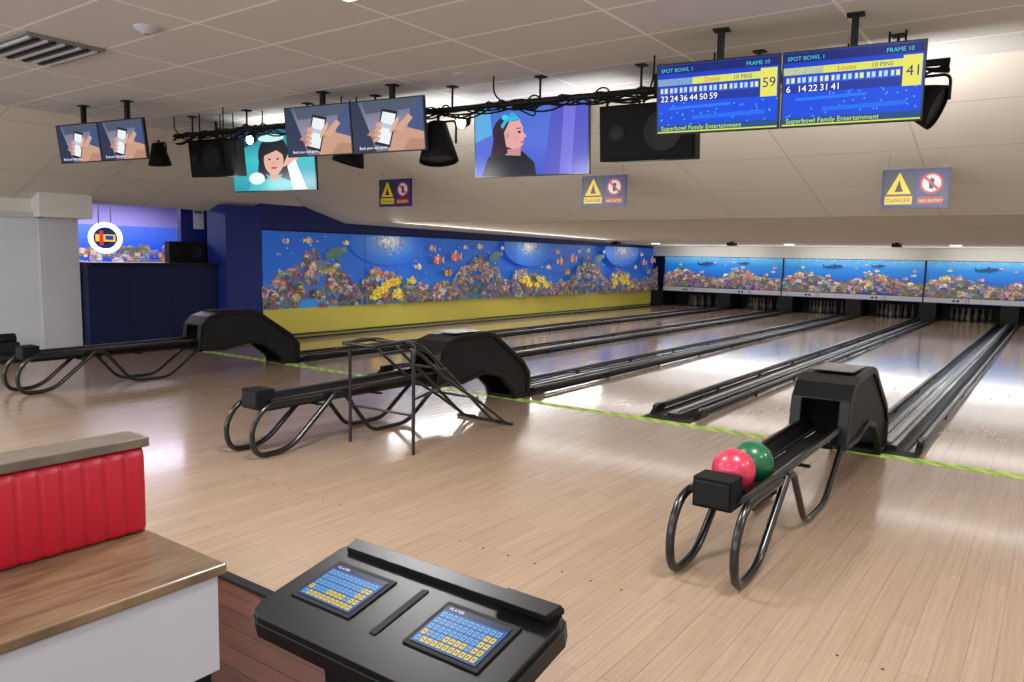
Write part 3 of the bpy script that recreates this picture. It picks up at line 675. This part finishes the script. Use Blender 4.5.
# ================================================================ OVERHEAD PIPE, CABLES, LAMPS
def pp(t):
    A=Vector((-8.4,4.95,2.80)); B=Vector((-0.7,5.70,2.80)); return A.lerp(B,t)
rig=empty('lighting_pipe_rig')
b=MB(); b.tube([pp(0),pp(1)],0.024,'blackm',12)
for i in range(9):
    p=pp(0.04+i*0.115); b.tube([p,(p.x,p.y,ZC-.001)],0.010,'blackm',8); b.box(p.x-.04,p.x+.04,p.y-.04,p.y+.04,ZC-.012,ZC-.001,'blackm')
b.obj('pipe',rig)
b=MB(); rng=random.Random(5)
for j in range(8):
    pts=[]; off=Vector((0,rng.uniform(-.03,.03),0)); ph=rng.uniform(0,6); amp=rng.uniform(.03,.10)
    for i in range(90):
        t=i/89; p=pp(t)+off; p.z+=0.02-amp*abs(math.sin(t*math.pi*(9+j)+ph))+0.02*math.sin(t*60+ph); pts.append(p)
    b.tube(pts,0.008,'rubber',6)
for j in range(22):
    t=rng.uniform(.05,.95); p=pp(t); q=p+Vector((rng.uniform(-.35,.35),rng.uniform(-.2,.2),0)); q.z=ZC-.002
    b.tube([p,(p.x+.05,p.y,p.z-.14),(q.x,q.y,p.z+.03),q],0.007,'rubber',6,0.1)
for j in range(10):
    t=rng.uniform(.1,.95); p=pp(t); R_=rng.uniform(.04,.07)
    b.tube([(p.x+R_*math.cos(a),p.y+.03,p.z+R_*.9*math.sin(a)) for a in [k*math.pi/8 for k in range(17)]],.007,'rubber',6)
b.obj('cables',rig)
speaker('ceiling_speaker',0.80,0.42,0.44,(-2.80,5.82,2.53),(0.1,0,0.1),0.24)
speaker('ceiling_speaker',0.60,0.36,0.42,(-8.15,5.35,2.58),(0.1,0,0.1),0.21)
def par(name,loc,tgt,lit=False,s=1.0):
    e=empty(name,loc); d=(Vector(tgt)-Vector(loc)).normalized(); b=MB()
    b.lathe([(0.0001,-.16*s),(.07*s,-.16*s),(.085*s,-.10*s),(.13*s,.06*s),(.145*s,.12*s),(.13*s,.12*s)],(0,0,0),'rubber',20,d)
    b.lathe([(0.0001,.10*s),(.128*s,.10*s)],(0,0,0),'lamp' if lit else 'dark',20,d)
    b.tube([(-.17*s,0,0),(-.17*s,0,.16*s),(.17*s,0,.16*s),(.17*s,0,0)],.010,'blackm',8,.05); b.tube([(0,0,.16*s),(0,0,max(.17*s,2.78-loc[2]))],.014,'blackm',8)
    b.obj('can_and_yoke',e); return e
par('stage_spotlight',(-4.72,5.33,2.50),(-4.5,5.2,1.2),False,1.25)
par('stage_spotlight',(-5.75,5.22,2.50),(-6,5.0,1.2),False,1.1)
par('stage_spotlight',(-8.75,4.95,2.60),(-9,5.2,1.2),False,0.9)
par('stage_spotlight',(-0.86,5.70,2.56),(0.2,5.6,2.1),False,1.0)
par('stage_spotlight',(-0.96,5.55,2.70),(-0.6,3,2.4),True,0.36)
par('stage_spotlight',(-4.66,5.62,2.74),(-4.4,3,2.3),True,0.45)
par('stage_spotlight',(-7.45,5.3,2.74),(-6.6,3,2.3),True,0.40)
def sign(loc,w,h,yaw):
    e=empty('danger_sign',loc,(0,0,yaw)); b=MB(); b.box(-w/2,w/2,0,0.012,-h/2,h/2,'navy')
    zt=3-.265*(loc[1]-6.5)-loc[2]
    for s in (-1,1): b.tube([(s*w*.4,.006,h/2-.01),(s*w*.4,.006,zt)],.003,'steel',6)
    b.obj('board',e)
    a=Art((-w/2,-0.001,-h/2),(1,0,0),(0,0,1),w,h,0.0006)
    a.rect(0,0,w,h,(24,28,100)); a.rect(w*.04,h*.06,w*.49,h*.94,(40,46,56)); a.rect(w*.52,h*.06,w*.96,h*.94,(40,40,96))
    a.poly([(w*.08,h*.36),(w*.45,h*.36),(w*.265,h*.92)],(230,194,30)); a.poly([(w*.2,h*.42),(w*.33,h*.42),(w*.29,h*.58),(w*.265,h*.74),(w*.24,h*.6)],(20,20,20))
    a.rect(w*.06,h*.1,w*.47,h*.31,(220,186,40)); a.text('DANGER',w*.265,h*.15,h*.14,(20,20,20),'c')
    n=28; R=h*.27
    a.ell(w*.74,h*.62,R,R,(180,34,44),n); a.ell(w*.74,h*.62,R*.8,R*.8,(206,206,212),n); a.poly([(w*.71,h*.48),(w*.77,h*.48),(w*.78,h*.72),(w*.73,h*.76),(w*.7,h*.66)],(30,30,36))
    a.poly([(w*.74-R*.7,h*.62+R*.55),(w*.74-R*.55,h*.62+R*.7),(w*.74+R*.7,h*.62-R*.55),(w*.74+R*.55,h*.62-R*.7)],(180,34,44))
    a.rect(w*.55,h*.1,w*.93,h*.28,(160,40,52)); a.text('NO ENTRY',w*.74,h*.14,h*.11,(230,220,120),'c')
    a.obj('print','artsign',e)
sign((-1.22,8.2,2.225),.58,.37,0.0); sign((-4.48,8.0,2.295),.58,.36,0.06); sign((-7.70,7.8,2.36),.60,.38,0.06)
b=MB(); b.lathe([(.0001,-.045),(.035,-.045),(.05,-.03),(.075,-.02),(.085,0)],(-5.18,2.87,ZC),'white',24); b.lathe([(.0001,-.0455),(.018,-.0455)],(-5.18,2.87,ZC),'vent',16); b.obj('smoke_detector')
b=MB(); b.box(-6.9,-6.0,2.45,3.0,ZC-.02,ZC,'vent')
for i in range(9): b.box(-6.85,-6.05,2.48+i*.057,2.50+i*.057,ZC-.035,ZC-.02,'dark' if i%2 else 'white')
b.obj('ceiling_air_vent')
for (x,y) in [(-4.2,5.0),(-7.6,5.0),(-3.9,6.2)]:
    b=MB(); b.lathe([(.0001,-.012),(.05,-.012),(.065,0)],(x,y,ZC),'white',16); b.obj('ceiling_sprinkler')
for x in (-10.2,-6.9,-3.1,0.6):
    b=MB(); z=2.07-(19.0-10)/13.5*.12
    b.box(x-.09,x+.09,18.9,19.15,z-.10,z-.02,'blackm'); b.box(x-.03,x+.03,18.98,19.06,z-.03,z+.004,'blackm'); b.obj('ceiling_sensor_camera')
# ================================================================ LIGHTS
def area(name,loc,sx,sy,p,col=(1,.99,.975),rot=(0,0,0),parent=None):
    l=bpy.data.lights.new(name,'AREA'); l.shape='RECTANGLE'; l.size=sx; l.size_y=sy; l.energy=p; l.color=col
    o=bpy.data.objects.new(name,l); COL.objects.link(o); o.location=loc; o.rotation_euler=rot
    if parent: o.parent=parent
    return o
for (x,y,p) in [(-3.3,2.95,80),(-0.6,3.3,65),(-5.6,0.9,85),(2.2,3.2,55),(-2.2,0.2,20),(1.2,0.0,40),(-8.3,0.4,115),(2.4,5.6,65)]:
    e=empty('ceiling_light_panel',(x,y,ZC)); b=MB(); b.box(-.3,.3,-.3,.3,-.012,-.001,'white'); b.box(-.28,.28,-.28,.28,-.014,-.012,'lampp'); b.obj('fitting',e)
    area('panel_light',(0,0,-.03),.56,.56,p,parent=e)
area('rear_fill_light',(-3.6,-2.95,1.7),15.5,2.0,350,(.93,.97,1.0),rot=(math.radians(90+8),0,0))  # added fill light behind the camera, set at the invented window openings
for i in range(4):
    y=20.5; x=-9.7+i*3.8; z=2.07-(y-10)/13.8*.12
    b=MB(); b.box(x-.12,x+.12,y-.04,y+.04,z-.025,z-.004,'lampp'); b.obj('lane_spot_fitting')
for y,p in ((11.5,85),(15.8,100),(20.0,80)):
    area('lane_light',(-4,y,1.98-(y-10)*.008),13.5,.25,p)
for i in range(4):
    p=pp(0.12+i*0.27)
    area('soffit_fill',(p.x,p.y+0.35,2.30),1.2,.15,24,rot=(math.radians(115),0,0))  # unseen lights added to brighten the sloped soffit, no fittings modelled
area('low_ceiling_fill',(-4,22.6,1.70),13.0,.1,50,rot=(math.radians(-105),0,0))  # unseen strip added to brighten the low ceiling, aimed back and up
for i in range(3):
    area('mask_wash_light',(-8.8+i*3.8,YF-0.9,1.86),2.8,.1,12,rot=(math.radians(55),0,0))
area('mural_wash_light',(XW+1.2,14,1.95),.1,8,75,rot=(0,math.radians(-50),0))
area('bar_light',(-13.6,6.8,2.42),1.5,3.0,110,(.82,.78,1.0))
w=bpy.data.worlds.new('world'); S.world=w; w.use_nodes=True; w.node_tree.nodes['Background'].inputs[0].default_value=(.8,.88,1,1); w.node_tree.nodes['Background'].inputs[1].default_value=0.5
# ================================================================ CAMERA
cam=bpy.data.cameras.new('camera'); co=bpy.data.objects.new('camera',cam); COL.objects.link(co)
R=Matrix(((0.8095,-0.0807,0.5815),(0.5866,0.0774,-0.8062),(0.0201,0.9937,0.1100)))
co.matrix_world=Matrix.Translation((0,0,1.5))@R.to_quaternion().to_matrix().to_4x4()
cam.lens=760/1024*36; cam.sensor_width=36; cam.clip_start=0.05
S.camera=co
S.view_settings.view_transform='Standard'
S.view_settings.exposure=0.0
